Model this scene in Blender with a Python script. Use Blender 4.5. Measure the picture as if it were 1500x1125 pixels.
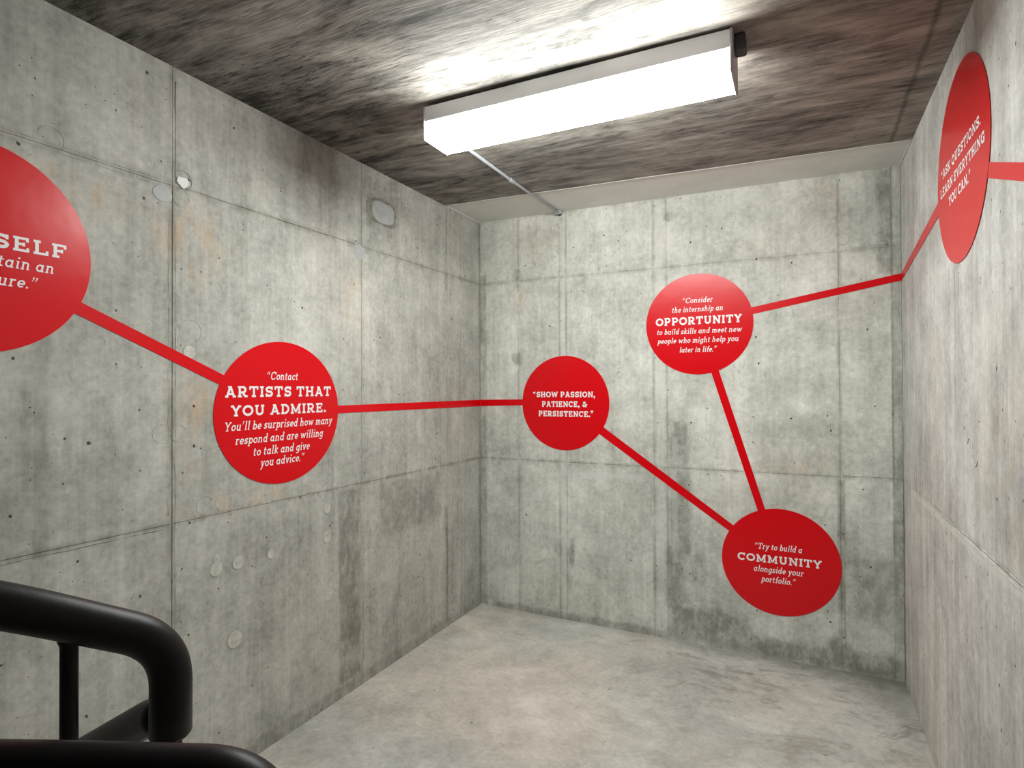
import bpy, bmesh, math, random
from mathutils import Vector, Matrix
random.seed(7)
for o in list(bpy.data.objects): bpy.data.objects.remove(o)
scene = bpy.context.scene
COL = scene.collection
W, H = 2.5051, 2.6637          # width of the landing, ceiling height (metres)
YF = -6.4                      # wall behind the camera
# ------------------------------------------------------------------ camera
yaw, pitch, roll = 0.45629861, 0.00904265, -0.00403037
fw = Vector((-math.sin(yaw)*math.cos(pitch), math.cos(yaw)*math.cos(pitch), math.sin(pitch)))
r_ = Vector((math.cos(yaw), math.sin(yaw), 0)); u_ = r_.cross(fw)
Rv = math.cos(roll)*r_ + math.sin(roll)*u_
Uv = -math.sin(roll)*r_ + math.cos(roll)*u_
cd = bpy.data.cameras.new('camera'); cam = bpy.data.objects.new('camera', cd); COL.objects.link(cam)
M = Matrix((Rv, Uv, -fw)).transposed().to_4x4(); M.translation = Vector((2.0356, -3.6392, 1.4971))
cam.matrix_world = M
cd.sensor_fit = 'HORIZONTAL'; cd.sensor_width = 36.0; cd.lens = 36.0*864.32/1500
cd.clip_start = 0.02
scene.camera = cam
# ------------------------------------------------------------------ light and exposure
world = bpy.data.worlds.new('world'); scene.world = world; world.use_nodes = True
world.node_tree.nodes['Background'].inputs[0].default_value = (0.9, 0.95, 1.0, 1)
world.node_tree.nodes['Background'].inputs[1].default_value = 0.3
LAMP = 59.0                    # radiance of the fluorescent lens
vs = scene.view_settings
vs.view_transform = 'Standard'; vs.look = 'None'; vs.gamma = 1.0; vs.use_curve_mapping = False
vs.exposure = 0.0
# ------------------------------------------------------------------ node helpers
class NT:
    def __init__(s, name):
        s.m = bpy.data.materials.new(name); s.m.use_nodes = True
        s.t = s.m.node_tree; s.n = s.t.nodes; s.l = s.t.links
        s.b = s.n['Principled BSDF']
    def put(s, sock, v):
        if v is None: return
        if isinstance(v, bpy.types.NodeSocket): s.l.new(v, sock)
        elif isinstance(v, (tuple, list)) and len(v) == 3 and sock.type == 'RGBA': sock.default_value = (*v, 1)
        else: sock.default_value = v
    def math(s, op, a, b=None, c=None, clamp=False):
        n = s.n.new('ShaderNodeMath'); n.operation = op; n.use_clamp = clamp
        s.put(n.inputs[0], a); s.put(n.inputs[1], b); s.put(n.inputs[2], c)
        return n.outputs[0]
    def add(s, *a):
        r = a[0]
        for x in a[1:]: r = s.math('ADD', r, x)
        return r
    def mul(s, *a):
        r = a[0]
        for x in a[1:]: r = s.math('MULTIPLY', r, x)
        return r
    def mx(s, *a):
        r = a[0]
        for x in a[1:]: r = s.math('MAXIMUM', r, x)
        return r
    def sub(s, a, b): return s.math('SUBTRACT', a, b)
    def step(s, v, a, b, lo=0.0, hi=1.0):          # smooth remap of v from a..b to lo..hi
        n = s.n.new('ShaderNodeMapRange'); n.interpolation_type = 'SMOOTHSTEP'
        s.put(n.inputs['Value'], v)
        if a > b: a, b, lo, hi = b, a, hi, lo
        n.inputs['From Min'].default_value = a; n.inputs['From Max'].default_value = b
        n.inputs['To Min'].default_value = lo; n.inputs['To Max'].default_value = hi
        return n.outputs[0]
    def mix(s, f, a, b, mode='MIX'):
        n = s.n.new('ShaderNodeMix'); n.data_type = 'RGBA'; n.blend_type = mode
        s.put(n.inputs['Factor'], f); s.put(n.inputs[6], a); s.put(n.inputs[7], b)
        return n.outputs[2]
    def pos(s):
        g = s.n.new('ShaderNodeNewGeometry'); x = s.n.new('ShaderNodeSeparateXYZ')
        s.l.new(g.outputs['Position'], x.inputs[0]); return x.outputs
    def vec(s, x, y, z):
        n = s.n.new('ShaderNodeCombineXYZ')
        s.put(n.inputs[0], x); s.put(n.inputs[1], y); s.put(n.inputs[2], z); return n.outputs[0]
    def noise(s, v, scale, det=4, rough=0.55, dist=0.0):
        n = s.n.new('ShaderNodeTexNoise'); s.put(n.inputs['Vector'], v)
        n.inputs['Scale'].default_value = scale; n.inputs['Detail'].default_value = det
        n.inputs['Roughness'].default_value = rough; n.inputs['Distortion'].default_value = dist
        return n.outputs[0]
    def voro(s, v, scale, rnd=1.0):
        n = s.n.new('ShaderNodeTexVoronoi'); s.put(n.inputs['Vector'], v)
        n.voronoi_dimensions = '2D'; n.inputs['Scale'].default_value = scale; n.inputs['Randomness'].default_value = rnd
        return n.outputs['Distance'], n.outputs['Color']
    def gray(s, f, hue=1.0):
        return s.vec(f, f, f)
    def bump(s, h, dist, strength=1.0):
        n = s.n.new('ShaderNodeBump'); s.put(n.inputs['Height'], h)
        n.inputs['Distance'].default_value = dist; n.inputs['Strength'].default_value = strength
        s.l.new(n.outputs[0], s.b.inputs['Normal'])
    def set(s, **k):
        for a, v in k.items(): s.put(s.b.inputs[a.replace('_', ' ')], v)
        return s.m

def concrete_wall(name, axis, seed, c_lo, c_hi, stains, seams_v, seams_h, rust=(), streak=1.0, light=()):
    """cast concrete: mottling, pour streaks, bug holes, grime along the form joints, damp stains"""
    t = NT(name); p = t.pos(); u = p[0] if axis == 'X' else p[1]; z = p[2]
    V = t.vec(u, seed, z)
    big = t.noise(V, 1.3, 4, 0.6)
    blot = t.noise(V, 4.5, 6, 0.74)
    fine = t.noise(V, 42, 3, 0.7)
    stk = t.noise(t.vec(t.mul(u, 15.0), seed, t.mul(z, 0.9)), 1.0, 3, 0.62)
    stk2 = t.noise(t.vec(t.mul(u, 60.0), seed+5, t.mul(z, 2.4)), 1.0, 2, 0.6)
    f = t.add(t.mul(t.sub(big, .5), 1.1), t.mul(t.sub(blot, .5), 1.35), t.mul(t.sub(stk, .5), 0.6*streak),
              t.mul(t.sub(stk2, .5), .32*streak), t.mul(t.sub(fine, .5), .75), .52)
    col = t.mix(t.math('ADD', f, 0, clamp=True), c_lo, c_hi)
    # a cool / warm drift of hue
    hue = t.step(t.noise(t.vec(u, seed+9, z), 1.1, 1, 0.6), .38, .66)
    col = t.mix(t.mul(hue, .35), col, t.mix(1.0, col, (1.04, .985, .955), 'MULTIPLY'))
    # pale laitance smears
    sm = t.step(t.noise(t.vec(t.mul(u, 2.2), seed+3, t.mul(z, 1.3)), 1.6, 4, .7, .8), .55, .70)
    col = t.mix(t.mul(sm, .28), col, (.62, .62, .57))
    # dark dirty smudges
    sd = t.step(t.noise(t.vec(t.mul(u, 3.4), seed+13, t.mul(z, 2.0)), 2.2, 5, .76, .6), .58, .68)
    col = t.mix(t.mul(sd, .30), col, (.26, .26, .22))
    # damp / grime stains, darker patches and corner strips, with ragged edges
    wob = t.mul(t.sub(t.noise(t.vec(u, seed+21, z), 7, 5, .7), .5), 1.0)
    mott = t.step(t.noise(t.vec(t.mul(u, 1.8), seed+31, z), 9, 4, .75), .36, .62, .35, 1.0)
    tot = None
    for (a, b, c, d, soft, k) in stains:
        du = t.sub(t.math('ABSOLUTE', t.sub(u, (a+b)/2)), abs(b-a)/2)
        dz = t.sub(t.math('ABSOLUTE', t.sub(z, (c+d)/2)), abs(d-c)/2)
        if abs(b-a) < .12 and abs(d-c) < .22:            # small marks are roundish
            ru, rz = abs(b-a)/2+soft*.5, abs(d-c)/2+soft*.5
            q = t.math('SQRT', t.add(t.math('POWER', t.mul(t.sub(u, (a+b)/2), 1/ru), 2.0), t.math('POWER', t.mul(t.sub(z, (c+d)/2), 1/rz), 2.0)))
            m = t.step(t.add(q, t.mul(t.sub(blot, .5), 1.6)), 1.15, .55)
        else:
            m = t.step(t.add(t.mx(du, dz), t.mul(wob, soft*2.2)), -soft*.5, soft*.5, 1.0, 0.0)
        m = t.mul(m, k)
        tot = m if tot is None else t.mx(tot, m)
    if tot is not None:
        col = t.mix(t.mul(tot, mott), col, (.115, .115, .088))
    for (a, b, c, d, soft, k) in light:
        du = t.sub(t.math('ABSOLUTE', t.sub(u, (a+b)/2)), abs(b-a)/2)
        dz = t.sub(t.math('ABSOLUTE', t.sub(z, (c+d)/2)), abs(d-c)/2)
        m = t.step(t.add(t.mx(du, dz), t.mul(wob, soft*2.2)), -soft*.5, soft*.5, k, 0.0)
        col = t.mix(m, col, (.66, .66, .62))
    # rust tints
    for (a, c, ru, rz, k) in rust:
        rr = t.math('SQRT', t.add(t.math('POWER', t.mul(t.sub(u, a), 1/ru), 2.0), t.math('POWER', t.mul(t.sub(z, c), 1/rz), 2.0)))
        m = t.mul(t.step(rr, 1.0, .1), t.step(t.noise(t.vec(t.mul(u, 2.5), seed+41, z), 8, 4, .7), .42, .7), k)
        col = t.mix(m, col, (.56, .36, .19))
    # grime along the form joints, the same dark tone along corners and edges
    g = None
    for (s0, wd, k) in seams_v:
        wd *= .9; k *= .62
        m = t.mul(t.step(t.math('ABSOLUTE', t.add(t.sub(u, s0), t.mul(wob, .012))), wd, .0), k)
        g = m if g is None else t.mx(g, m)
    gn = t.step(t.noise(t.vec(t.mul(u, 5), seed+51, t.mul(z, 1.4)), 2.5, 4, .7), .38, .62, .05, 1.0)
    for (s0, wd, k) in seams_h:
        wd *= .9; k *= .62
        m = t.mul(t.step(t.math('ABSOLUTE', t.add(t.sub(z, s0), t.mul(wob, .012))), wd, .0), k)
        g = m if g is None else t.mx(g, m)
    if g is not None: col = t.mix(t.mul(g, gn), col, (.17, .165, .13))
    # bug holes: sparse big ones, more small ones
    pits = None
    for sc, r0, keep in ((5.5, .027, .50), (13, .042, .24), (34, .065, .13)):
        d, c = t.voro(t.vec(t.add(u, t.mul(t.sub(fine, .5), .016)), t.add(t.mul(z, .8), seed, t.mul(t.sub(blot, .5), .01)), 0.0), sc)
        sep = t.n.new('ShaderNodeSeparateColor'); t.l.new(c, sep.inputs[0])
        rad = t.mul(t.step(sep.outputs[0], 1-keep, 1.0, 0.0, 1.0), r0)
        m = t.math('LESS_THAN', d, rad)
        pits = m if pits is None else t.mx(pits, m)
    col = t.mix(t.mul(pits, .88), col, (.02, .02, .018))
    h = t.add(t.mul(stk, .35), t.mul(blot, .5), t.mul(fine, .28), t.mul(pits, -.9))
    t.bump(h, .004, .55)
    return t.set(Base_Color=col, Roughness=t.step(blot, .3, .7, .62, .85), Specular_IOR_Level=.3)

def simple(name, col, rough, metal=0.0, spec=.5, noise=0.0, scale=30, bump=0.0):
    t = NT(name)
    c = col
    if noise or bump:
        p = t.pos(); V = t.vec(p[0], p[1], p[2]); n = t.noise(V, scale, 6, .65)
        if noise: c = t.mix(t.step(n, .3, .7), tuple(x*(1-noise) for x in col), tuple(min(1, x*(1+noise)) for x in col))
        if bump: t.bump(n, bump, .6)
    return t.set(Base_Color=c, Roughness=rough, Metallic=metal, Specular_IOR_Level=spec)

# ------------------------------------------------------------------ mesh helpers
def tag(o, label=None, cat=None, group=None, kind=None):
    if label: o['label'] = label
    if cat: o['category'] = cat
    if group: o['group'] = group
    if kind: o['kind'] = kind
    return o
def obj(name, bm, mat, parent=None, smooth=False):
    me = bpy.data.meshes.new(name)
    bmesh.ops.recalc_face_normals(bm, faces=bm.faces[:])
    bm.to_mesh(me); bm.free()
    if smooth:
        for p in me.polygons: p.use_smooth = True
    me.materials.append(mat)
    o = bpy.data.objects.new(name, me); COL.objects.link(o)
    if parent:
        o.parent = parent; o.matrix_parent_inverse = parent.matrix_world.inverted()
    return o
def empty(name, loc):
    o = bpy.data.objects.new(name, None); o.location = loc; COL.objects.link(o)
    o.matrix_world = Matrix.Translation(loc); return o
def box(bm, x0, x1, y0, y1, z0, z1, bevel=0.0, seg=1):
    r = bmesh.ops.create_cube(bm, size=1.0)
    for v in r['verts']:
        v.co = Vector((x0 if v.co.x < 0 else x1, y0 if v.co.y < 0 else y1, z0 if v.co.z < 0 else z1))
    if bevel:
        es = list({e for v in r['verts'] for e in v.link_edges})
        bmesh.ops.bevel(bm, geom=es, offset=bevel, segments=seg, profile=.5, affect='EDGES')
    return bm
def B(*a, **k): return box(bmesh.new(), *a, **k)
def tube(bm, pts, rad, n=20, cap=True):
    pts = [Vector(p) for p in pts]; rings = []
    rads = rad if isinstance(rad, (list, tuple)) else [rad]*len(pts)
    t0 = (pts[1]-pts[0]).normalized()
    nrm = t0.orthogonal().normalized()
    for i, p in enumerate(pts):
        t = (pts[min(i+1, len(pts)-1)] - pts[max(i-1, 0)]).normalized()
        nrm = (nrm - t*nrm.dot(t)).normalized(); b = t.cross(nrm)
        rings.append([bm.verts.new(p + rads[i]*(math.cos(a)*nrm + math.sin(a)*b)) for a in [2*math.pi*k/n for k in range(n)]])
    for A, Bq in zip(rings, rings[1:]):
        for k in range(n): bm.faces.new((A[k], A[(k+1) % n], Bq[(k+1) % n], Bq[k]))
    if cap: bm.faces.new(rings[0][::-1]); bm.faces.new(rings[-1])
    return bm
def rounded(pts, rad, n=10):
    """polyline with its corners replaced by arcs"""
    pts = [Vector(p) for p in pts]; out = [pts[0]]
    for a, b, c, r in zip(pts, pts[1:], pts[2:], rad):
        d1 = (a-b); d2 = (c-b); l = min(r, d1.length*.49, d2.length*.9)
        p0 = b + d1.normalized()*l; p1 = b + d2.normalized()*l
        for i in range(n+1):
            s = i/n; out.append(p0*(1-s)**2 + b*2*s*(1-s) + p1*s*s)
    out.append(pts[-1]); return out

# ------------------------------------------------------------------ materials
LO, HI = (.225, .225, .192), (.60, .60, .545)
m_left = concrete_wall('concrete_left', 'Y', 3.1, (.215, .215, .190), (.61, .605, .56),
    stains=[(-1.415, -1.262, .05, 1.0, .03, .62), (-1.10, -.50, .70, .985, .04, .38), (-2.70, -2.66, 1.0, 1.70, .02, .4),
            (-2.73, -2.70, 1.2, 1.5, .012, .35), (-.46, -.43, -.1, .75, .012, .5), (-3.2, -2.4, 1.08, 1.28, .12, .25),
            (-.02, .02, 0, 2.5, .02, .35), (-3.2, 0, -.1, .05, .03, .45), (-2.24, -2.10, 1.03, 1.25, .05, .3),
            (-1.22, -1.14, 2.37, 2.52, .03, .4), (-.46, -.42, 2.12, 2.25, .015, .5)],
    seams_v=[(-2.271, .030, 1.1), (-1.25, .02, .45), (-.4346, .02, .55), (-.266, .012, .35), (0, .04, .6), (-1.415, .01, .3)],
    seams_h=[(2.237, .034, .75), (1.017, .024, .95), (H, .03, .3)],
    rust=[(-2.2, 1.4, .16, .3, .5), (-2.2, 2.05, .2, .22, .55), (-2.62, 2.12, .3, .1, .4), (-2.0, 1.05, .5, .06, .5), (-1.3, 1.95, .18, .25, .35)])
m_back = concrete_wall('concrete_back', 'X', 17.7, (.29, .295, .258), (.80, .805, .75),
    stains=[(1.325, 1.43, .5, 1.3, .04, .55), (1.30, 1.40, .0, .55, .06, .6), (1.36, 1.75, .0, .20, .06, .6), (1.75, 2.5, -.02, .09, .05, .62),  # damp and grime, with corner shadow painted in along the foot
            (1.44, 1.52, .36, .50, .04, .5), (1.8, 2.1, 1.04, 1.35, .08, .3), (2.205, 2.24, .0, 1.0, .012, .5), (2.16, 2.26, .02, .17, .03, .6), (2.28, 2.46, .25, .6, .09, .5), (2.40, 2.47, 2.1, 2.66, .03, .6),
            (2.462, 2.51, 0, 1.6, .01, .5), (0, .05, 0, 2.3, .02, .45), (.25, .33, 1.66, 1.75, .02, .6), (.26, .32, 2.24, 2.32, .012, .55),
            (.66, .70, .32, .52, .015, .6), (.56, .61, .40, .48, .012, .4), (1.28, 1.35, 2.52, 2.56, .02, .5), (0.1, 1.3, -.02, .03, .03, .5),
            (1.8, 1.96, 1.05, 1.6, .09, .25), (1.2, 1.3, .25, .36, .03, .3), (2.46, 2.5, .4, 2.3, .01, .4)],
    seams_v=[(.30, .02, .6), (.60, .018, .7), (.648, .014, .7), (1.22, .018, .6), (1.30, .014, .55), (2.22, .02, .75), (2.463, .012, .85), (2.5, .03, .5), (0, .03, .5)],
    seams_h=[(2.237, .03, .6), (1.017, .025, .7), (H, .015, .4), (0, .05, .5)],
    rust=[(2.15, 2.5, .12, .16, .6), (.32, 2.12, .06, .1, .7), (1.95, 1.06, .3, .05, .6), (2.0, 2.3, .4, .2, .2), (.45, 2.5, .16, .2, .3)], streak=.8,
    light=[(1.33, 1.36, .45, 1.2, .015, .3), (.66, 1.15, .93, .965, .03, .45), (.612, .640, .0, 2.6, .012, .35), (1.235, 1.28, .0, 2.6, .015, .35), (1.35, 2.2, 1.0, 1.01, .008, .3)])
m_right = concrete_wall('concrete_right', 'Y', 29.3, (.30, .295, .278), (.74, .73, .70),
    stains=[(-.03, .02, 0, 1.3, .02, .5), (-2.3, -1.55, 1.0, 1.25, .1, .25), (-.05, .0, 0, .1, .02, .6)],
    seams_v=[(-.382, .014, .75), (-.33, .008, .4), (-1.174, .014, .75), (-.75, .006, .4), (0, .03, .4)],
    seams_h=[(1.024, .016, .7)], light=[(-3.0, -.3, .985, 1.012, .010, .55)], rust=[(-.9, 1.62, .05, .12, .5), (-1.7, 1.3, .5, .5, .2)], streak=1.35)
m_front = simple('concrete_front', (.42, .42, .38), .8, noise=.25, scale=4)

def floor_mat():
    t = NT('concrete_floor'); p = t.pos(); V = t.vec(p[0], p[1], 3.3)
    big = t.noise(V, 1.6, 4, .62, .4); bl = t.noise(V, 6, 7, .74, .5); fi = t.noise(V, 55, 3, .7)
    f = t.add(t.mul(t.sub(big, .5), 1.0), t.mul(t.sub(bl, .5), 1.15), t.mul(t.sub(fi, .5), .6), .55)
    col = t.mix(t.math('ADD', f, 0, clamp=True), (.25, .245, .222), (.72, .71, .66))
    hue = t.step(t.noise(V, 1.0, 1), .42, .64)
    col = t.mix(hue, col, t.mix(1.0, col, (1.035, .98, .955), 'MULTIPLY'))
    sd = t.step(t.noise(t.vec(p[0], t.mul(p[1], 1.5), 9.1), 2.6, 7, .76, .7), .53, .66)
    right = t.mul(t.step(p[0], .6, 1.9, .15, 1.0), t.step(p[1], -1.3, -.3, .3, 1.0))
    col = t.mix(t.mul(sd, right, .75), col, (.19, .18, .15))
    sd2 = t.step(t.noise(t.vec(p[0], t.mul(p[1], 1.8), 19.1), 6.0, 6, .76), .54, .64)
    col = t.mix(t.mul(sd2, right, .55), col, (.24, .225, .19))
    # darker ragged line along the back wall and in the right corner
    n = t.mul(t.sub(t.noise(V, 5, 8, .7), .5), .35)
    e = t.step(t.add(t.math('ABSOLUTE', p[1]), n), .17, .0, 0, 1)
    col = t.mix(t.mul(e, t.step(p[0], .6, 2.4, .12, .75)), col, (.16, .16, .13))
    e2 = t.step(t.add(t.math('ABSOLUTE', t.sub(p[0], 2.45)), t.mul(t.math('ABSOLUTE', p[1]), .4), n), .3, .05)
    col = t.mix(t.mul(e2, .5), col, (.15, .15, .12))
    sp = t.noise(V, 24, 3, .5, .6)
    spk = t.mul(t.step(sp, .715, .74), t.step(t.noise(V, 2.6, 3), .42, .56))
    col = t.mix(t.mul(spk, .65), col, (.12, .105, .085))
    t.bump(t.add(t.mul(bl, .6), t.mul(fi, .22), t.mul(big, 1.0)), .006, .4)
    return t.set(Base_Color=col, Roughness=t.step(bl, .3, .7, .5, .75), Specular_IOR_Level=.35)
m_floor = floor_mat()
def ceil_mat():
    t = NT('board_marked_concrete'); p = t.pos()
    w = t.mul(t.sub(t.noise(t.vec(p[0], p[1], 0), 1.3, 2), .5), .10)
    w2 = t.mul(t.sub(t.noise(t.vec(p[0], p[1], 8), 5.0, 2), .5), .008)
    yy = t.add(p[1], w, w2)
    g1 = t.noise(t.vec(t.mul(p[0], 3.0), t.mul(yy, 40.0), 1.0), 1.0, 5, .62)
    g2 = t.noise(t.vec(t.mul(p[0], 9.0), t.mul(yy, 130.0), 4.0), 1.0, 3, .6)
    cl = t.noise(t.vec(t.mul(p[0], 1.1), t.mul(p[1], 2.6), 7.0), 1.8, 9, .7, .8)
    bl = t.noise(t.vec(t.mul(p[0], 4.), t.mul(p[1], 13.), 17.0), 1.0, 8, .7, .6)
    f = t.add(t.mul(t.sub(g1, .5), .75), t.mul(t.sub(cl, .5), 1.9), t.mul(t.sub(g2, .5), .6), t.mul(t.sub(bl, .5), 1.3), t.step(p[0], .6, .0, .0, -.14), .43)  # left side painted darker for the shade beyond the lamp's end plate
    col = t.mix(t.math('ADD', f, 0, clamp=True), (.040, .036, .031), (.44, .42, .385))
    hue = t.step(t.noise(t.vec(p[0], p[1], 5), 1.3, 4), .4, .65)
    hue = t.mx(t.mul(hue, .4), t.step(p[0], 1.4, 2.2, 0, .9))
    col = t.mix(hue, col, t.mix(1.0, col, (1.08, .975, .91), 'MULTIPLY'))
    dk = t.step(t.noise(t.vec(t.mul(p[0], 5), t.mul(yy, 20), 27.0), 1.0, 6, .7, .5), .60, .68)
    col = t.mix(t.mul(dk, .6), col, (.035, .034, .028))
    # a strip of rough splintered board marks
    dz = t.mul(t.step(t.math('ABSOLUTE', t.add(t.sub(p[1], -2.0), w)), .34, .12), t.step(p[0], 1.0, .65))
    tear = t.step(t.noise(t.vec(t.mul(p[0], 9), t.mul(yy, 75), 12.0), 1.0, 4, .6), .57, .63)
    tear = t.mul(tear, dz)
    col = t.mix(t.mul(tear, .75), col, (.02, .016, .014))
    # joint near the right wall
    jw = t.mul(t.sub(t.noise(t.vec(p[0], p[1], 2), 5, 6, .7), .5), .03)
    j = t.step(t.math('ABSOLUTE', t.add(t.sub(p[0], 2.420), jw)), .016, .0)
    col = t.mix(t.mul(j, .55), col, (.03, .027, .022))
    h = t.add(t.mul(g1, .55), t.mul(g2, .35), t.mul(cl, .3), t.mul(tear, -1.1))
    t.bump(h, .005, .7)
    return t.set(Base_Color=col, Roughness=.7, Specular_IOR_Level=.3)
m_ceil = ceil_mat()
m_band = simple('smooth_grey_paint', (.72, .71, .68), .6, noise=.05, scale=5)
m_bead = simple('white_caulk', (.62, .62, .60), .5)
m_ridge = concrete_wall('seam_concrete', 'Y', 61.0, (.33, .33, .29), (.66, .65, .60), [], [], [])
m_patch = simple('smooth_grey_mortar', (.40, .41, .405), .8, noise=.1, scale=14, bump=.002)
m_patch_rim = simple('dark_mortar', (.23, .23, .19), .9, noise=.3, scale=24, bump=.003)
m_plug = simple('form_plug', (.50, .495, .45), .85, noise=.18, scale=34, bump=.003)
m_black = simple('black_handrail_paint', (.0070, .0060, .0066), .42, spec=.2, noise=.25, scale=24, bump=.0008)
m_house = simple('white_enamel_housing', (.80, .81, .84), .4)
m_cap = simple('grey_end_plate', (.36, .34, .37), .45)
m_cond = simple('galvanised_conduit', (.46, .49, .52), .42, metal=.25, noise=.08, scale=40)
m_box = simple('dark_box', (.05, .05, .06), .6)
def vinyl(name, col, rough):
    t = NT(name); p = t.pos(); V = t.vec(p[0], p[1], p[2])
    n = t.noise(V, 9, 2, .5)
    t.bump(n, .003, .3)
    return t.set(Base_Color=col, Roughness=rough, Specular_IOR_Level=.34)
m_red = vinyl('red_vinyl', (.66, .0, .005), .27)
m_letter = simple('white_vinyl', (.84, .84, .86), .45)
t = NT('lamp_lens')
t.m.cycles.emission_sampling = "FRONT"
t.b.inputs['Base Color'].default_value = (.9, .9, .9, 1)
t.b.inputs['Emission Color'].default_value = (.97, 1.0, .965, 1)
t.b.inputs['Emission Strength'].default_value = LAMP
m_lens = t.m
m_lens_fill = m_lens.copy(); m_lens_fill.name = 'fill_lamp_lens'
m_lens_fill.node_tree.nodes['Principled BSDF'].inputs['Emission Strength'].default_value = LAMP*.28  # dimmed lens for the added fill light

# ------------------------------------------------------------------ setting
def fl(x): return -.012 - .005*x            # the floor falls very slightly
bm = bmesh.new()
vs_ = [bm.verts.new((x, y, z)) for x, y, z in [(-.25, YF-.2, -.2), (W+.25, YF-.2, -.2), (W+.25, .25, -.2), (-.25, .25, -.2)]]
NX, NY = 24, 50
top = [[None]*(NY+1) for _ in range(NX+1)]
for i in range(NX+1):
    for j in range(NY+1):
        x = -.25 + (W+.5)*i/NX; y = YF-.2 + (-YF+.45)*j/NY
        # screeded by hand: a few millimetres of swell, rising slightly towards the corners
        z = fl(x) + .002*math.sin(3.1*x+1)*math.cos(2.3*y)
        top[i][j] = bm.verts.new((x, y, z))
for i in range(NX):
    for j in range(NY): bm.faces.new((top[i][j], top[i+1][j], top[i+1][j+1], top[i][j+1]))
bm.faces.new(vs_[::-1])
edge = [top[i][0] for i in range(NX+1)]; bm.faces.new([vs_[0], vs_[1]] + edge[::-1])
edge = [top[NX][j] for j in range(NY+1)]; bm.faces.new([vs_[1], vs_[2]] + edge[::-1])
edge = [top[i][NY] for i in range(NX, -1, -1)]; bm.faces.new([vs_[2], vs_[3]] + edge[::-1])
edge = [top[0][j] for j in range(NY, -1, -1)]; bm.faces.new([vs_[3], vs_[0]] + edge[::-1])
floor = tag(obj('floor', bm, m_floor, smooth=False), 'bare trowelled concrete floor with brown stains', kind='structure')

def cz(x): return H + .008 - .0085*x         # soffit line
bm = B(-.25, W+.25, YF-.2, -.44, H, H+.22)
for v in bm.verts:
    if v.co.z < H+.1:
        v.co.z = cz(v.co.x)
        if v.co.y > -1: v.co.y = -.45 + .035*v.co.x
bmesh.ops.recalc_face_normals(bm, faces=bm.faces[:])
ceiling = tag(obj('ceiling', bm, m_ceil), 'dark board-marked concrete ceiling with streaky wood grain', kind='structure')
bm = B(-.25, W+.25, -.44, .25, H, H+.22)
for v in bm.verts:
    if v.co.z < H+.1:
        v.co.z = cz(v.co.x)+.004
        if v.co.y < -.3: v.co.y = -.45 + .035*v.co.x
band = tag(obj('painted_strip', bm, m_band, ceiling), 'smooth pale grey strip of ceiling against the back wall')
bead = bmesh.new()
tube(bead, [(x, -.452+.035*x+.004*math.sin(9*x)*.4, cz(x)+.001) for x in [W*i/40 for i in range(41)]], .0035, 6)
for x0, s in ((0.003, 1), (W-.003, 1)):
    tube(bead, [(x0, -.44+.035*x0 + (.44-.035*x0)*i/10, cz(x0)+.002) for i in range(11)], .004, 6)
obj('caulk_bead', bead, m_bead, ceiling)

def wall(name, label, mat, plane, us, zs, seams_extra=()):
    """backing slab plus a grid of cast panels, 5 mm joints recessed between them"""
    D = .0026
    if plane == 'L': slab = B(-.25, -D, YF-.2, .25, -.15, H+.1)
    elif plane == 'R': slab = B(W+D, W+.25, YF-.2, .25, -.15, H+.1)
    else: slab = B(-D*0, W+D*0, D, .25, -.15, H+.1)
    w = tag(obj(name, slab, mat), label, kind='structure')
    g = .0011
    for a, b in zip(us, us[1:]):
        for c, d in zip(zs, zs[1:]):
            off = random.choice((0, 0, .0006, .0012))
            a1, b1, c1, d1 = a+g, b-g, c+g, d-g
            if plane == 'L': bm = B(-.012, -off, a1, b1, c1, d1)
            elif plane == 'R': bm = B(W+off, W+.012, a1, b1, c1, d1)
            else: bm = B(a1, b1, off, .012, c1, d1)
            es = [e for e in bm.edges]
            bmesh.ops.bevel(bm, geom=es, offset=.0016, segments=2, profile=.5, affect='EDGES')
            obj('concrete_panel', bm, mat, w)
    return w
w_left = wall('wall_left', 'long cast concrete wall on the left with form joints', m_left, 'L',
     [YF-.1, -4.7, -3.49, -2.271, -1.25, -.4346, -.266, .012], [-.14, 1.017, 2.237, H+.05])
w_back = wall('wall_back', 'cast concrete back wall with damp stains and painted shade at its foot', m_back, 'B',
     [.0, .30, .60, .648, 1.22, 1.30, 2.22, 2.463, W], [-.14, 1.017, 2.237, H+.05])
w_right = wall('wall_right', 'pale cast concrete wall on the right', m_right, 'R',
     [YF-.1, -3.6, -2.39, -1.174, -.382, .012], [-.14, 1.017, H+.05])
w_front = tag(obj('wall_front', B(-.25, W+.25, YF-.2, YF, -.15, H+.1), m_front), 'concrete wall behind the camera', kind='structure')

def ridge(parent, plane, pts, rad=.004, seg=None, mat=None):
    """an irregular cement fin squeezed out of a form joint; pts are (u, z)"""
    out, rr = [], []
    for (a, b) in zip(pts, pts[1:]):
        n = max(2, int(math.hypot(b[0]-a[0], b[1]-a[1])/.03))
        for i in range(n + (1 if b == pts[-1] else 0)):
            s = i/n; u = a[0]+(b[0]-a[0])*s; z = a[1]+(b[1]-a[1])*s
            j = random.uniform(-.0012, .0012)
            P = {'L': (-.001, u+j, z+j), 'R': (W+.001, u+j, z+j), 'B': (u+j, .001, z+j)}[plane]
            out.append(P); rr.append(rad*random.uniform(.45, 1.1))
    return obj('joint_fin', tube(bmesh.new(), out, rr, 6), mat or m_ridge, parent, smooth=True)
mL, mB, mR = m_left, m_back, m_right
ridge(w_left, 'L', [(-3.4, 2.247), (-2.29, 2.248)], .0035, mat=mL); ridge(w_left, 'L', [(-3.4, 2.226), (-2.29, 2.226)], .003, mat=mL)
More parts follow.
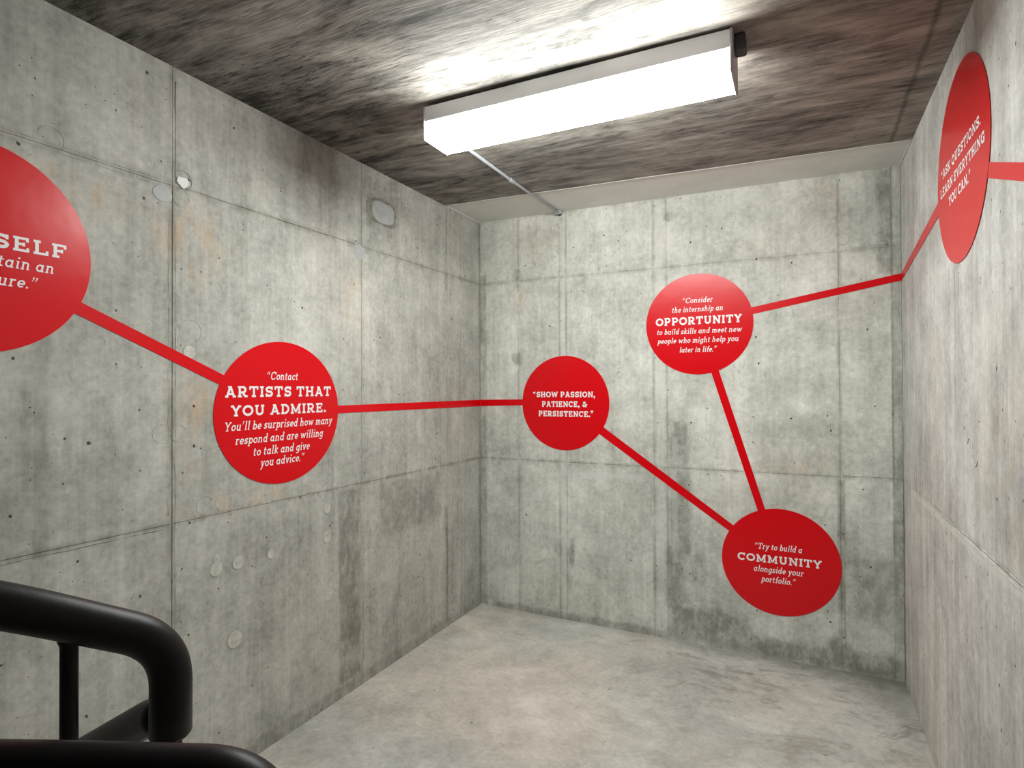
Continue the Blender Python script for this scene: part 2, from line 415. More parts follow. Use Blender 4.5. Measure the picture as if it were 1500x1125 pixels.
ridge(w_left, 'L', [(-2.22, 2.244), (-1.30, 2.243)], .0035, mat=mL); ridge(w_left, 'L', [(-1.2, 2.243), (-.47, 2.243)], .003, mat=mL)
ridge(w_left, 'L', [(-2.258, 2.25), (-2.258, 2.62)], .003, mat=mL); ridge(w_left, 'L', [(-2.285, 1.05), (-2.285, 2.15)], .0025, mat=mL)
ridge(w_left, 'L', [(-2.258, .05), (-2.258, 2.1)], .003, mat=mL)
ridge(w_left, 'L', [(-1.236, .1), (-1.236, 2.2)], .002, mat=mL); ridge(w_left, 'L', [(-.42, .03), (-.42, 2.2)], .002, mat=mL)
ridge(w_left, 'L', [(-2.2, 1.027), (-1.3, 1.026)], .0025, mat=mL); ridge(w_left, 'L', [(-3.2, 1.008), (-2.3, 1.007)], .003, mat=mL)
ridge(w_back, 'B', [(.314, .05), (.314, 2.2)], .002, mat=mB); ridge(w_back, 'B', [(.624, .05), (.624, 1.0)], .0025, mat=mB)
ridge(w_back, 'B', [(1.26, .05), (1.26, 1.3)], .002, mat=mB); ridge(w_back, 'B', [(2.235, .1), (2.235, 1.25)], .002, mat=mB)
ridge(w_back, 'B', [(1.4, 1.03), (2.1, 1.03)], .0025, mat=mB); ridge(w_back, 'B', [(2.24, 1.028), (2.46, 1.028)], .003, mat=mB)
ridge(w_back, 'B', [(2.25, 2.25), (2.45, 2.25)], .004, mat=mB); ridge(w_back, 'B', [(.66, 1.0), (1.1, 1.0)], .002, mat=mB)
ridge(w_right, 'R', [(-2.6, 1.024), (-1.20, 1.024)], .0035, mat=mR); ridge(w_right, 'R', [(-2.6, 1.008), (-1.16, 1.010)], .003, mat=mR)
ridge(w_right, 'R', [(-1.14, 1.019), (-.42, 1.019)], .0025); ridge(w_right, 'R', [(-.32, 1.02), (-.1, 1.02)], .003)

def disc_on(plane, u, z, ru, rz, t, mat, parent, name='form_plug', n=28, irregular=0.0, power=2.0, off=0.0):
    """a raised plug on a wall plane; power>2 gives a squarish outline"""
    bm = bmesh.new(); ring = []
    rnd = random.Random(int(abs(u*1000+z*77)))
    ph = [rnd.uniform(0, 6.28) for _ in range(4)]
    for k in range(n):
        a = 2*math.pi*k/n
        c, s = math.cos(a), math.sin(a)
        rr = (abs(c)**power + abs(s)**power)**(-1/power)
        rr *= 1 + irregular*(.5*math.sin(3*a+ph[0]) + .35*math.sin(5*a+ph[1]) + .25*math.sin(9*a+ph[2]))
        ring.append((u+ru*rr*c, z+rz*rr*s))
    def P(uu, zz, d):
        return {'L': (d, uu, zz), 'R': (W-d, uu, zz), 'B': (uu, -d, zz)}[plane]
    lo = [bm.verts.new(P(a, b, -.002)) for a, b in ring]
    mi = [bm.verts.new(P(a, b, off+t*.6)) for a, b in ring]
    hi = [bm.verts.new(P(u+(a-u)*.93, z+(b-z)*.93, off+t)) for a, b in ring]
    for A, C in ((lo, mi), (mi, hi)):
        for k in range(n): bm.faces.new((A[k], A[(k+1) % n], C[(k+1) % n], C[k]))
    bm.faces.new(hi); bm.faces.new(lo[::-1])
    return obj(name, bm, mat, parent)
def ring_on(plane, u, z, r, parent, th=.0012, mat=None, a0=0, a1=360):
    pts = []
    for k in range(29):
        a = math.radians(a0+(a1-a0)*k/28)
        uu, zz = u+r*math.cos(a), z+r*math.sin(a)
        pts.append({'L': (.0, uu, zz), 'R': (W, uu, zz), 'B': (uu, 0, zz)}[plane])
    return obj('tie_hole_ring', tube(bmesh.new(), pts, th, 6), mat or m_left, parent, smooth=True)
# big squarish repair patch, with its darker rim, and the round plugs of the left wall
rim = disc_on('L', -1.085, 2.458, .125, .072, .0010, m_patch_rim, w_left, 'patch_rim', 40, .10, 2.8)
disc_on('L', -1.072, 2.458, .092, .056, .0022, m_patch, w_left, 'mortar_patch', 40, .05, 3.2)
disc_on('L', -2.308, 2.198, .036, .029, .0022, m_patch, w_left, 'mortar_patch', 30, .04)
disc_on('L', -1.268, 2.205, .034, .042, .0018, m_patch, w_left, 'mortar_patch', 30, .12)
disc_on('L', -2.232, 2.262, .024, .020, .0040, m_bead, w_left, 'mortar_patch', 20, .2)
for u, z, r in [(-2.092, .806, .027), (-1.993, .8065, .026), (-2.009, .504, .033), (-1.499, .796, .026), (-1.499, .932, .024), (-2.205, 1.639, .024),
                (-1.83, .80, .020), (-2.09, .845, .016)]:
    disc_on('L', u, z, r, r, .0016, m_plug, w_left)
    ring_on('L', u, z, r+.001, w_left, .0012)
for u, z, r, a0, a1 in [(-2.309, 1.346, .034, 0, 360), (-2.245, 1.341, .030, 0, 360), (-2.20, 1.716, .044, -60, 230), (-1.705, 1.838, .026, 0, 200), (-2.238, 2.203, .032, 0, 360),
                        (-2.655, 2.262, .036, -40, 160), (-2.231, 2.268, .036, -70, 120), (-1.22, 2.19, .03, 0, 360), (-2.06, 1.06, .035, 0, 360), (-2.14, 1.06, .035, 30, 300)]:
    ring_on('L', u, z, r, w_left, .0011, a0=a0, a1=a1)
for u, z, r in [(1.98, 2.55, .022), (2.24, 2.30, .030), (.315, 1.0, .016), (.64, 1.68, .02), (.62, 2.26, .02), (1.205, .30, .018), (.318, .46, .016)]:
    ring_on('B', u, z, r, w_back, .0016, mat=m_back)
for u, z in [(-1.36, 1.31), (-1.42, 1.29)]:
    ring_on('R', u, z, .030, w_right, .0022, mat=m_right, a0=20 if u > -1.4 else 200, a1=180 if u > -1.4 else 360)

# ------------------------------------------------------------------ slab-serif stroke lettering
def arc(cx, cy, rx, ry, a0, a1, n=16):
    return [(cx+rx*math.cos(math.radians(a0+(a1-a0)*i/n)), cy+ry*math.sin(math.radians(a0+(a1-a0)*i/n))) for i in range(n+1)]
def glyph(ch, w, cap_only=False):
    """strokes of one character: (advance, [(points, thickness)]); capital height 1"""
    t = w*.78; b = t/2; T = 1-t/2; h = w/2; S = []
    L = lambda x0, y0, x1, y1, k=None: S.append(([(x0, y0), (x1, y1)], k or w))
    sv = lambda x, l=.13, r=None, y=None: S.append(([(x-l, b if y is None else y), (x+(l if r is None else r), b if y is None else y)], t))
    st = lambda x, l=.13, r=None: sv(x, l, r, T)
    P = lambda pts, k=None: S.append((pts, k or w))
    if ch == ' ': return .30, S
    if ch == 'A': P([(.16, 0), (.46, 1-.02)]); P([(.46, .98), (.76, 0)]); L(.26, .30, .66, .30, t); sv(.15); sv(.77); S.append(([(.26, T), (.50, T)], t)); return .92, S
    if ch == 'C': P(arc(.47, .5, .37, .5-h, 42, 318)); L(.76, .66, .76, .98, t); return .88, S
    if ch == 'D': L(.2, 0, .2, 1); S.append(([(.04, b), (.42, b)], t)); S.append(([(.04, T), (.42, T)], t)); P(arc(.40, .5, .36, .5-h, -90, 90)); return .86, S
    if ch in 'EF':
        L(.2, 0, .2, 1); S.append(([(.04, T), (.70, T)], t)); L(.68, 1, .68, .70, t); L(.2, .51, .52, .51, t); L(.52, .38, .52, .64, t*.9)
        if ch == 'E': S.append(([(.04, b), (.72, b)], t)); L(.70, 0, .70, .30, t)
        else: sv(.2, .16, .2)
        return (.82 if ch == 'E' else .78), S
    if ch == 'G': P(arc(.47, .5, .37, .5-h, 42, 330)); L(.80, .02, .80, .44); L(.56, .44, .92, .44, t); L(.76, .68, .76, .98, t); return .95, S
    if ch == 'H':
        for x in (.2, .74): L(x, 0, x, 1); sv(x, .16); st(x, .16)
        L(.2, .51, .74, .51, t); return .94, S
    if ch == 'I': L(.2, 0, .2, 1); sv(.2, .17); st(.2, .17); return .40, S
    if ch == 'K': L(.2, 0, .2, 1); sv(.2, .16); st(.2, .16); P([(.26, .40), (.70, .96)], w*.9); P([(.38, .56), (.74, .04)]); sv(.74, .14); st(.68, .14); return .90, S
    if ch == 'L': L(.2, 0, .2, 1); st(.2, .16, .18); S.append(([(.04, b), (.70, b)], t)); L(.68, 0, .68, .32, t); return .78, S
    if ch == 'M': L(.2, 0, .2, 1, w*.85); L(.92, 0, .92, 1, w*.85); P([(.2, .96), (.56, .14), (.92, .96)], w*.85); sv(.2, .16); sv(.92, .16); st(.15, .11, .08); st(.97, .08, .11); return 1.12, S
    if ch == 'N': L(.2, 0, .2, 1, w*.85); L(.80, 0, .80, 1, w*.85); P([(.2, .96), (.80, .04)], w*.95); sv(.2, .16); st(.14, .10, .05); st(.80, .16); return .98, S
    if ch in 'OQ':
        P(arc(.48, .5, .38, .5-h, 0, 360, 28))
        if ch == 'Q': P([(.46, .22), (.84, -.10)], w*.8)
        return .96, S
    if ch in 'PR':
        L(.2, 0, .2, 1); S.append(([(.04, T), (.46, T)], t)); S.append(([(.2, .44), (.46, .44)], t)); P(arc(.44, (T+.44)/2, .25, (T-.44)/2, -90, 90), w*.95); sv(.2, .16, .18)
        if ch == 'R': P([(.44, .44), (.70, .05)]); sv(.74, .08, .14)
        return (.84 if ch == 'P' else .90), S
    if ch == 'S':
        ry = (.5-h)/2; c1 = .5+ry; c0 = .5-ry
        P(arc(.38, c1, .245, ry, 25, 270) + arc(.38, c0, .255, ry, 90, -155)[1:]); L(.64, .66, .64, .98, t*.9); L(.11, .02, .11, .34, t*.9); return .76, S
    if ch == 'T': L(.42, 0, .42, 1); sv(.42, .18); S.append(([(.06, T), (.78, T)], t)); L(.09, 1, .09, .68, t); L(.75, 1, .75, .68, t); return .84, S
    if ch == 'U': P([(.20, 1)] + arc(.46, .36, .26, .36-h, 180, 360) + [(.72, 1)], w*.95); st(.20, .16); st(.72, .15); return .92, S
    if ch == 'V': P([(.16, 1), (.46, .02), (.76, 1)]); st(.15, .13); st(.77, .13); return .92, S
    if ch == 'W': P([(.14, 1), (.38, .03), (.64, .92), (.90, .03), (1.14, 1)], w*.85); st(.13, .12); st(1.15, .12); return 1.28, S
    if ch == 'Y': P([(.14, 1), (.44, .46), (.74, 1)]); L(.44, 0, .44, .5); sv(.44, .17); st(.14, .13); st(.74, .13); return .88, S
    if ch == '&': P([(.84, .44), (.62, .12)] + arc(.36, .27, .25, .27-h, -50, -240, 12) + [(.46, .58)] + arc(.40, .76, .16, .24-h, -30, 230, 12) + [(.30, .62), (.78, .0)], w*.85); L(.66, .46, .94, .46, t); return .96, S
    if ch == '.': P([(.12, 0), (.12, w*1.15)], w*1.15); return .26, S
    if ch == ',': P([(.13, 0), (.13, w*1.15)], w*1.15); P([(.16, .04), (.07, -.20)], w*.6); return .28, S
    if ch in '“”‘’':
        n = 2 if ch in '“”' else 1
        for i in range(n):
            x = .10+.23*i
            if ch in '“‘': P([(x, .68), (x, .68+w)], w*.95); P([(x-.03, .72), (x+.06, 1.0)], w*.5)
            else: P([(x+.04, .90), (x+.04, .90+w)], w*.95); P([(x+.07, .94), (x-.02, .68)], w*.5)
        return .12+.23*n, S
    # ---- lower case (x-height .66)
    X = .66; m = X/2; ry = m-h; LB = t*.9
    foot = lambda x: S.append(([(x, b), (x+.15, b)], LB))
    lead = lambda x, y=X: S.append(([(x-.13, y-LB/2), (x, y-LB/2)], LB))
    if ch == 'a': P(arc(.30, m, .20, ry, 0, 360, 22)); L(.50, 0, .50, X); foot(.50); return .68, S
    if ch == 'b': L(.16, 0, .16, 1.04); lead(.16, 1.04); P(arc(.36, m, .20, ry, 0, 360, 22)); return .64, S
    if ch == 'c': P(arc(.32, m, .22, ry, 45, 320)); L(.50, .44, .50, X-.02, t*.8); return .58, S
    if ch == 'd': P(arc(.30, m, .20, ry, 0, 360, 22)); L(.50, 0, .50, 1.04); lead(.50, 1.04); foot(.50); return .68, S
    if ch == 'e': P([(.11, m-.01), (.53, m-.01)] + arc(.32, m, .21, ry, 0, 315), w*.95); return .60, S
    if ch == 'f': L(.22, 0, .22, .84); P(arc(.37, .84, .15, .16, 180, 50, 8)); S.append(([(.06, X-LB/2), (.42, X-LB/2)], LB)); sv(.22, .13); return .44, S
    if ch == 'g': P(arc(.30, m, .20, ry, 0, 360, 22)); P([(.50, X)] + [(.50, -.06)] + arc(.29, -.08, .21, .18, 0, -150, 12)); S.append(([(.50, X-LB/2), (.62, X-LB/2)], LB)); return .64, S
    if ch == 'h': L(.16, 0, .16, 1.04); lead(.16, 1.04); P(arc(.335, .42, .175, .24-h, 165, 0, 10) + [(.51, 0)]); foot(.51); sv(.16, .12); return .70, S
    if ch == 'i': L(.18, 0, .18, X); lead(.18); foot(.18); P([(.18, .84), (.18, .84+w*1.1)], w*1.1); return .36, S
    if ch == 'k': L(.16, 0, .16, 1.04); lead(.16, 1.04); sv(.16, .12); P([(.18, .26), (.46, X-.04)], w*.9); P([(.28, .36), (.50, .04)]); foot(.48); S.append(([(.36, X-LB/2), (.58, X-LB/2)], LB)); return .64, S
    if ch == 'l': L(.18, 0, .18, 1.04); lead(.18, 1.04); foot(.18); return .36, S
    if ch == 'm':
        L(.16, 0, .16, X); lead(.16)
        for x in (.16, .47): P(arc(x+.155, .42, .155, .24-h, 165, 0, 10) + [(x+.31, 0)])
        foot(.78); sv(.16, .10); sv(.47, .08); return .96, S
    if ch == 'n': L(.16, 0, .16, X); lead(.16); P(arc(.335, .42, .175, .24-h, 165, 0, 10) + [(.51, 0)]); foot(.51); sv(.16, .12); return .70, S
    if ch == 'o': P(arc(.31, m, .22, ry, 0, 360, 22)); return .62, S
    if ch == 'p': L(.16, -.30, .16, X); lead(.16); P(arc(.36, m, .20, ry, 0, 360, 22)); S.append(([(.03, -.30+b), (.29, -.30+b)], LB)); return .64, S
    if ch == 'r': L(.16, 0, .16, X); lead(.16); P(arc(.335, .42, .175, .24-h, 165, 50, 8)); sv(.16, .12, .16); return .50, S
    if ch == 's':
        q = ry/2; P(arc(.26, m+q, .15, q, 25, 270, 12) + arc(.26, m-q, .155, q, 90, -155, 12)[1:], w*.95); L(.42, .46, .42, X-.01, t*.7); L(.09, .01, .09, .20, t*.7); return .52, S
    if ch == 't': P([(.18, .88), (.18, .20)] + arc(.32, .20, .14, .20-h, 180, 300, 8)); S.append(([(.04, X-LB/2), (.40, X-LB/2)], LB)); return .46, S
    if ch == 'u': P([(.16, X)] + arc(.335, .24, .175, .24-h, 180, 345, 10)); L(.51, 0, .51, X); lead(.16); lead(.51); foot(.51); return .70, S
    if ch in 'vy':
        P([(.14, X), (.32, .02)]); P([(.52, X), (.32, .02)] if ch == 'v' else [(.52, X), (.24, -.26), (.10, -.28)]); S.append(([(.03, X-LB/2), (.26, X-LB/2)], LB)); S.append(([(.42, X-LB/2), (.62, X-LB/2)], LB)); return .62, S
    if ch == 'w': P([(.14, X), (.30, .03), (.48, .60), (.66, .03), (.84, X)], w*.9); S.append(([(.03, X-LB/2), (.25, X-LB/2)], LB)); S.append(([(.74, X-LB/2), (.94, X-LB/2)], LB)); return .95, S
    return .4, S

def text_line(parent, plane, txt, bold, u0, u1, zb, cap, off, trim=0.0):
    """one line of cut lettering between u0 and u1 (reading direction), baseline zb, capital height cap"""
    w = .215 if bold else .128
    track = .10 if bold else .035
    x = 0.0; items = []; wi = 0
    for ch in txt:
        adv, S = glyph(ch, w)
        if ch == ' ': wi += 1
        for pts, th in S:
            run = [pts[0]]                       # break the stroke at sharp corners
            for i in range(1, len(pts)):
                run.append(pts[i])
                if i < len(pts)-1:
                    a1 = math.atan2(pts[i][1]-pts[i-1][1], pts[i][0]-pts[i-1][0]); a2 = math.atan2(pts[i+1][1]-pts[i][1], pts[i+1][0]-pts[i][0])
                    if abs((a2-a1+math.pi) % (2*math.pi) - math.pi) > .9:
                        items.append((wi, [(px+x, py) for px, py in run], th)); run = [pts[i]]
            items.append((wi, [(px+x, py) for px, py in run], th))
        x += adv + track
    x -= track
    x -= trim
    sc = (u1-u0)/x; shear = 0 if bold else .20
    def place(px, py, e):
        X = u0 + px*sc + py*cap*shear*(1 if u1 > u0 else -1); Z = zb + py*cap; o = off + e
        return {'L': (o, X, Z), 'B': (X, -o, Z), 'R': (W-o, X, Z)}[plane]
    want = {'L': Vector((1, 0, 0)), 'B': Vector((0, -1, 0)), 'R': Vector((-1, 0, 0))}[plane]
    k = min(1.25, max(.8, cap/abs(sc)))          # keep stroke weight even when the line is squeezed
    for word in range(wi+1):
        bm = bmesh.new()
        for si, (_, pts, th) in enumerate(it for it in items if it[0] == word):
            e = (si % 7)*.00004
            n = len(pts); closed = n > 3 and math.hypot(pts[0][0]-pts[-1][0], pts[0][1]-pts[-1][1]) < 1e-6
            va, vb = [], []
            for i in range(n):
                p0 = pts[i-1] if i else (pts[-2] if closed else pts[0]); p1 = pts[i+1] if i < n-1 else (pts[1] if closed else pts[-1])
                dx, dy = p1[0]-p0[0], p1[1]-p0[1]; l = math.hypot(dx, dy) or 1
                nx, ny = -dy/l*k, dx/l; mt = 1.0
                if 0 < i < n-1:
                    q = (pts[i][0]-p0[0], pts[i][1]-p0[1]); la = math.hypot(*q) or 1
                    c = abs((q[0]*dx + q[1]*dy)/(la*l)); mt = min(1.35, 1/max(c, .5))
                va.append(bm.verts.new(place(pts[i][0]+nx*th/2*mt, pts[i][1]+ny*th/2*mt, e)))
                vb.append(bm.verts.new(place(pts[i][0]-nx*th/2*mt, pts[i][1]-ny*th/2*mt, e)))
            for i in range(n-1): bm.faces.new((va[i], va[i+1], vb[i+1], vb[i]))
        bm.normal_update()
        for f in bm.faces:
            if f.normal.dot(want) < 0: f.normal_flip()
        me = bpy.data.meshes.new('word'); bm.to_mesh(me); bm.free(); me.materials.append(m_letter)
        o = bpy.data.objects.new('word', me); COL.objects.link(o); o.parent = parent
        o.matrix_parent_inverse = parent.matrix_world.inverted()

# ------------------------------------------------------------------ red wall graphics
def decal(plane, u, z, ru, rz, label, lines):
    bm = bmesh.new(); n = 96
    def P(a, b, d): return {'L': (d, a, b), 'B': (a, -d, b), 'R': (W-d, a, b)}[plane]
    ring = [(u+ru*math.cos(2*math.pi*k/n), z+rz*math.sin(2*math.pi*k/n)) for k in range(n)]
    lo = [bm.verts.new(P(a, b, .0006)) for a, b in ring]; hi = [bm.verts.new(P(a, b, .0024)) for a, b in ring]
    for k in range(n): bm.faces.new((lo[k], lo[(k+1) % n], hi[(k+1) % n], hi[k]))
    bm.faces.new(hi); bm.faces.new(lo[::-1])
    d = tag(obj('round_wall_decal', bm, m_red), label, 'wall decal', 'round red wall graphics')
    for (txt, bold, a, b, zb, cap) in lines: text_line(d, plane, txt, bold, a, b, zb, cap, .0028)
    return d
decal('L', -2.8408, 1.9012, .2973, .2973, 'red disc on the left wall cut by the photo edge, lettered SELF',
      [('SELF', True, -2.800, -2.612, 1.9035, .042), ('tain an', False, -2.790, -2.648, 1.852, .034), ('ure.”', False, -2.790, -2.690, 1.798, .034)])
C2 = decal('L', -1.7660, 1.4005, .3405, .3075, 'red disc on the left wall lettered ARTISTS THAT YOU ADMIRE in white',
      [('“Contact', False, -1.8566, -1.683, 1.542, .0345), ('ARTISTS THAT', True, -2.0566, -1.4755, 1.469, .0452), ('YOU ADMIRE.', True, -2.0301, -1.5078, 1.3928, .0440),
       ('You’ll be surprised how many', False, -2.062, -1.470, 1.3355, .0355), ('respond and are willing', False, -2.0106, -1.530, 1.279, .0355),
       ('to talk and give', False, -1.9255, -1.614, 1.226, .0355), ('you advice.”', False, -1.889, -1.646, 1.177, .0355)])
decal('B', .6337, 1.4058, .3050, .3105, 'red disc lettered SHOW PASSION, PATIENCE, & PERSISTENCE on the back wall',
      [('“SHOW PASSION,', True, .4096, .845, 1.4432, .0373), ('PATIENCE, &', True, .4728, .7913, 1.3797, .0373), ('PERSISTENCE.”', True, .4486, .8345, 1.316, .0373)])
decal('B', 1.4837, 1.8816, .3075, .3000, 'red disc lettered OPPORTUNITY, highest on the back wall, glossy reflection at its top',
      [('“Consider', False, 1.3920, 1.568, 2.009, .0325), ('the internship an', False, 1.3301, 1.626, 1.956, .0325), ('OPPORTUNITY', True, 1.2356, 1.7291, 1.8798, .047),
       ('to build skills and meet new', False, 1.239, 1.727, 1.8256, .0325), ('people who might help you', False, 1.2437, 1.710, 1.7712, .0325), ('later in life.”', False, 1.3743, 1.588, 1.7143, .0325)])
decal('B', 1.9163, .5214, .3060, .2980, 'red disc lettered COMMUNITY, lowest on the back wall near the floor',
      [('“Try to build a', False, 1.7841, 2.030, .5852, .0344), ('COMMUNITY', True, 1.6961, 2.1274, .511, .0430), ('alongside your', False, 1.7799, 2.036, .4574, .0344), ('portfolio.”', False, 1.8208, 1.996, .402, .0344)])
decal('R', -1.2806, 2.2256, .345, .3185, 'red disc on the right wall lettered ASK QUESTIONS, seen at a steep angle',
      [('“ASK QUESTIONS.', True, -1.000, -1.5316, 2.2536, .034), ('LEARN EVERYTHING', True, -.9869, -1.5715, 2.1897, .034), ('YOU CAN.”', True, -1.1193, -1.415, 2.1285, .034)])

def stripe(label, segs):
    """a flat vinyl band; segs = list of (plane, [(u,z) quad corners])"""
    bm = bmesh.new()
    for si, (plane, q) in enumerate(segs):
        q = [Vector(v) for v in q]; d = ((q[1]+q[2])-(q[0]+q[3])).normalized()*.014
        if si == 0: q[0] -= d; q[3] -= d                 # the ends run a little under the discs
        if si == len(segs)-1: q[1] += d; q[2] += d
        q = [tuple(v) for v in q]
        def P(a, b, d): return {'L': (d, a, b), 'B': (a, -d, b), 'R': (W-d, a, b)}[plane]
        lo = [bm.verts.new(P(a, b, .0006)) for a, b in q]; hi = [bm.verts.new(P(a, b, .0018)) for a, b in q]
        k = len(q)
        for i in range(k): bm.faces.new((lo[i], lo[(i+1) % k], hi[(i+1) % k], hi[i]))
        bm.faces.new(hi); bm.faces.new(lo[::-1])
    return tag(obj('red_wall_stripe', bm, m_red), label, 'wall stripe', 'red stripes linking the discs')
stripe('red stripe from the SELF disc down to the ARTISTS disc', [('L', [(-2.5725, 1.7775), (-2.0650, 1.5600), (-2.0850, 1.5230), (-2.5925, 1.7420)])])
stripe('horizontal red stripe from the ARTISTS disc around the left corner to the SHOW PASSION disc',
       [('L', [(-1.427, 1.4210), (-.0026, 1.4249), (-.0026, 1.3795), (-1.427, 1.3835)]), ('B', [(.0026, 1.4249), (.333, 1.4286), (.333, 1.3890), (.0026, 1.3795)])])
stripe('red stripe slanting down from the SHOW PASSION disc to the COMMUNITY disc', [('B', [(.9050, 1.2490), (1.684, .6980), (1.657, .6660), (.8710, 1.2090)])])
stripe('steep red stripe from the OPPORTUNITY disc down to the COMMUNITY disc', [('B', [(1.6045, 1.5900), (1.8460, .8080), (1.8060, .8000), (1.5615, 1.5800)])])
stripe('red stripe from the OPPORTUNITY disc around the right corner up to the ASK QUESTIONS disc',
       [('B', [(1.778, 1.9610), (W-.0026, 2.0913), (W-.0026, 2.0545), (1.780, 1.9210)]), ('R', [(-.0026, 2.0900), (-.945, 2.196), (-.972, 2.146), (-.0026, 2.0520)])])
stripe('red stripe running from the ASK QUESTIONS disc out of the frame', [('R', [(-1.60, 2.120), (-2.35, 1.858), (-2.35, 1.815), (-1.58, 2.082)])])

# ------------------------------------------------------------------ ceiling fixture
X0, X1, Y0, Y1 = .662, 1.846, -1.6477, -1.472
ZT, ZM, ZB = 2.648, 2.586, 2.514
fx = empty('ceiling_light', ((X0+X1)/2, (Y0+Y1)/2, ZT))
tag(fx, 'long box fluorescent ceiling light with glowing white lens and grey end plates', 'ceiling light')
obj('housing', B(X0+.004, X1-.004, Y0, Y1, ZM, ZT, bevel=.002), m_house, fx)
hood = B(X0+.03, X1-.03, Y0+.03, Y1-.03, ZT, ZT+.02)
obj('mounting_channel', hood, m_box, fx)
def lens_shell(x0, x1, y0, y1, z0, z1):
    bm = bmesh.new(); c = .004
    prof = [(y0, z1), (y0, z0+c), (y0+c*.3, z0+c*.3), (y0+c, z0), (y1-c, z0), (y1-c*.3, z0+c*.3), (y1, z0+c), (y1, z1)]
    a = [bm.verts.new((x0, *q)) for q in prof]; b = [bm.verts.new((x1, *q)) for q in prof]
    for i in range(len(prof)-1): bm.faces.new((a[i], a[i+1], b[i+1], b[i]))
    bm.normal_update()
    for f in bm.faces:
        cc = f.calc_center_median() - Vector(((x0+x1)/2, (y0+y1)/2, z1))
        if f.normal.dot(Vector((0, cc.y, cc.z))) < 0: f.normal_flip()
    me = bpy.data.meshes.new('lens'); bm.to_mesh(me); bm.free(); me.materials.append(m_lens)
    return me
lo = bpy.data.objects.new('lens', lens_shell(X0+.006, X1-.006, Y0+.001, Y1-.001, ZB, ZM)); COL.objects.link(lo)
lo.parent = fx; lo.matrix_parent_inverse = fx.matrix_world.inverted()
tag(lo, 'glowing white diffuser lens')
for xa, xb in ((X0, X0+.005), (X1-.008, X1)):
    obj('end_plate', B(xa, xb, Y0-.003, Y1+.003, ZB-.003, ZT+.001, bevel=.0015), m_cap, fx)
obj('end_connector', B(X1, X1+.035, -1.60, -1.54, ZM+.015, ZT+.006, bevel=.006, seg=2), m_box, fx)
# added fill light: a dimmer copy of the fitting, unseen behind the camera
fx_fill = fx.copy(); COL.objects.link(fx_fill); fx_fill.location = fx.location + Vector((-.1, -3.75, 0)); tag(fx_fill, 'added dim fill light behind the camera, copied from the box ceiling light')
fx['group'] = fx_fill['group'] = 'box fluorescent ceiling lights'
for ch in list(fx.children):
    c = ch.copy(); COL.objects.link(c); c.parent = fx_fill
    if ch is lo:
        c.data = ch.data.copy(); c.data.materials[0] = m_lens_fill
# conduit
cn = empty('conduit', (.60, -.75, H-.012))
tag(cn, 'thin grey metal conduit across the ceiling from the light to the back wall', 'conduit')
cy = [(.597, -1.473, H-.0085), (.594, -.704, H-.0085), (.604, -.004, H-.0105)]
def czc(p): return (p[0]+.004, p[1], cz(p[0])-.0095)
obj('pipe', tube(bmesh.new(), [czc(p) for p in cy], .0085, 16), m_cond, cn, smooth=True)
obj('pipe_elbow', tube(bmesh.new(), rounded([(.601, -1.47, cz(.6)-.0095), (.601, -1.55, cz(.6)-.0095), (.69, -1.55, cz(.6)-.0095)], [.05]), .0085, 16), m_cond, cn, smooth=True)
obj('coupling', tube(bmesh.new(), [(.598, -.727, cz(.6)-.010), (.598, -.724, cz(.6)-.010), (.598, -.684, cz(.6)-.010), (.598, -.681, cz(.6)-.010)], [.0105, .0125, .0125, .0105], 16), m_cond, cn)
obj('set_screw', tube(bmesh.new(), [(.606, -.704, cz(.6)-.016), (.611, -.704, cz(.6)-.022)], .003, 10), m_cond, cn)
obj('strap', B(.585, .634, -.045, -.030, cz(.6)-.021, cz(.6)+.003, bevel=.001), m_cond, cn)
obj('end_bushing', tube(bmesh.new(), [(.608, -.022, cz(.6)-.0105), (.608, -.001, cz(.6)-.0105)], .013, 14), m_box, cn)

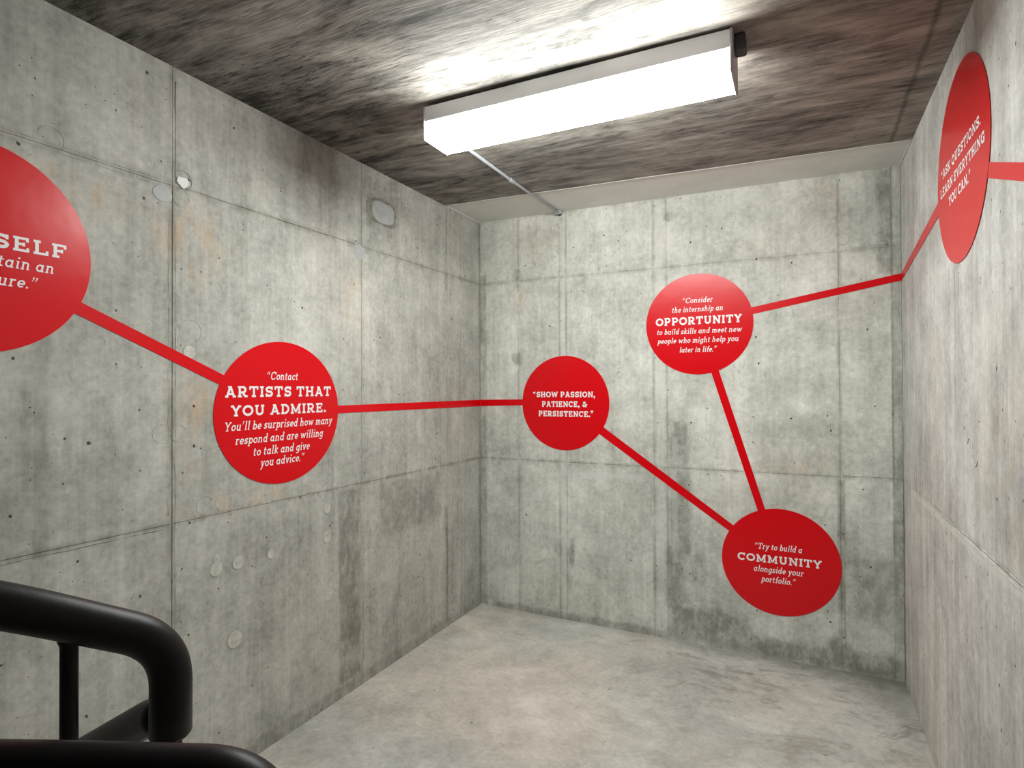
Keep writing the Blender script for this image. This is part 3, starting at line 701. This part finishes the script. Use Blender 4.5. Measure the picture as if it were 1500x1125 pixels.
# ------------------------------------------------------------------ handrails in the foreground
rl = empty('stair_handrail', (1.28, -3.25, fl(1.3)))
tag(rl, 'black tube handrail behind, sloping down and bending into an upright', 'handrail')
R1 = .0240
A = [(1.130, -3.590, 1.393), (1.2233, -3.4123, 1.3146), (1.2679, -3.3142, 1.2707), (1.3255, -3.1625, 1.1832), (1.3238, -3.1621, 1.0700)]
top_pts = rounded(A, [.05, .06, .052], 14)
top_pts += [Vector((1.3238, -3.1621, 1.0650)), Vector((1.3238, -3.1621, 1.0610))]
obj('top_rail', tube(bmesh.new(), top_pts, [R1]*(len(top_pts)-2)+[R1*.86, R1*.5], 28), m_black, rl, smooth=True)
low = [(1.3180, -3.1605, 1.0900), (1.2658, -3.1494, 1.0690), (1.0506, -3.1146, .9461), (.8288, -3.0885, .8223), (.2, -3.01, .47)]
obj('lower_rail', tube(bmesh.new(), rounded(low, [.035, .03, .03], 8), .0235, 24), m_black, rl, smooth=True)
for x, y, z, r in [(1.2847, -3.2564, 1.2374, .0090), (1.1867, -3.1366, 1.0226, .0078), (1.3240, -3.1619, 1.06, .0088), (1.160, -3.533, 1.368, .009), (.8288, -3.0885, .8223, .009), (.45, -3.041, .610, .009)]:
    o = obj('baluster', tube(bmesh.new(), [(x, y, fl(x)-.002), (x, y, z-.034), (x, y, z-.029), (x, y, z-.024), (x, y, z)], [r, r, r*1.03, r*1.25, r*1.5], 16), m_black, rl, smooth=True)
rail_up = rounded([(1.130, -3.590, 1.393), (1.08, -3.685, 1.45), (.96, -3.88, 1.6)], [.03])
obj('rear_rail', tube(bmesh.new(), rail_up, R1, 24), m_black, rl, smooth=True)

rb = empty('guard_rail', (1.45, -3.3, fl(1.4)))
tag(rb, 'black level guard rail at the bottom edge, nearest the camera, ending in a rounded bend', 'handrail')
Bp = [(.95, -3.545, 1.1425), (1.204, -3.420, 1.1420), (1.350, -3.348, 1.1390), (1.584, -3.230, 1.1300), (1.588, -3.230, .86)]
bp = rounded([Bp[0], Bp[2], Bp[3], Bp[4]], [.05, .075], 16)
obj('top_rail', tube(bmesh.new(), bp, .0245, 28), m_black, rb, smooth=True)
obj('end_post', tube(bmesh.new(), [(1.588, -3.230, .87), (1.588, -3.230, fl(1.58)-.002)], .0245, 28), m_black, rb, smooth=True)
obj('bottom_rail', tube(bmesh.new(), [(.95, -3.545, .14), (1.588, -3.230, .13)], .012, 16), m_black, rb, smooth=True)
for k in range(5):
    s = k/5; x = .98+(1.56-.98)*s; y = -3.530+.285*s
    obj('baluster', tube(bmesh.new(), [(x, y, .13), (x, y, 1.135)], .009, 14), m_black, rb, smooth=True)
obj('end_post', tube(bmesh.new(), [(.95, -3.545, fl(.95)-.002), (.95, -3.545, 1.142)], .0245, 24), m_black, rb, smooth=True)
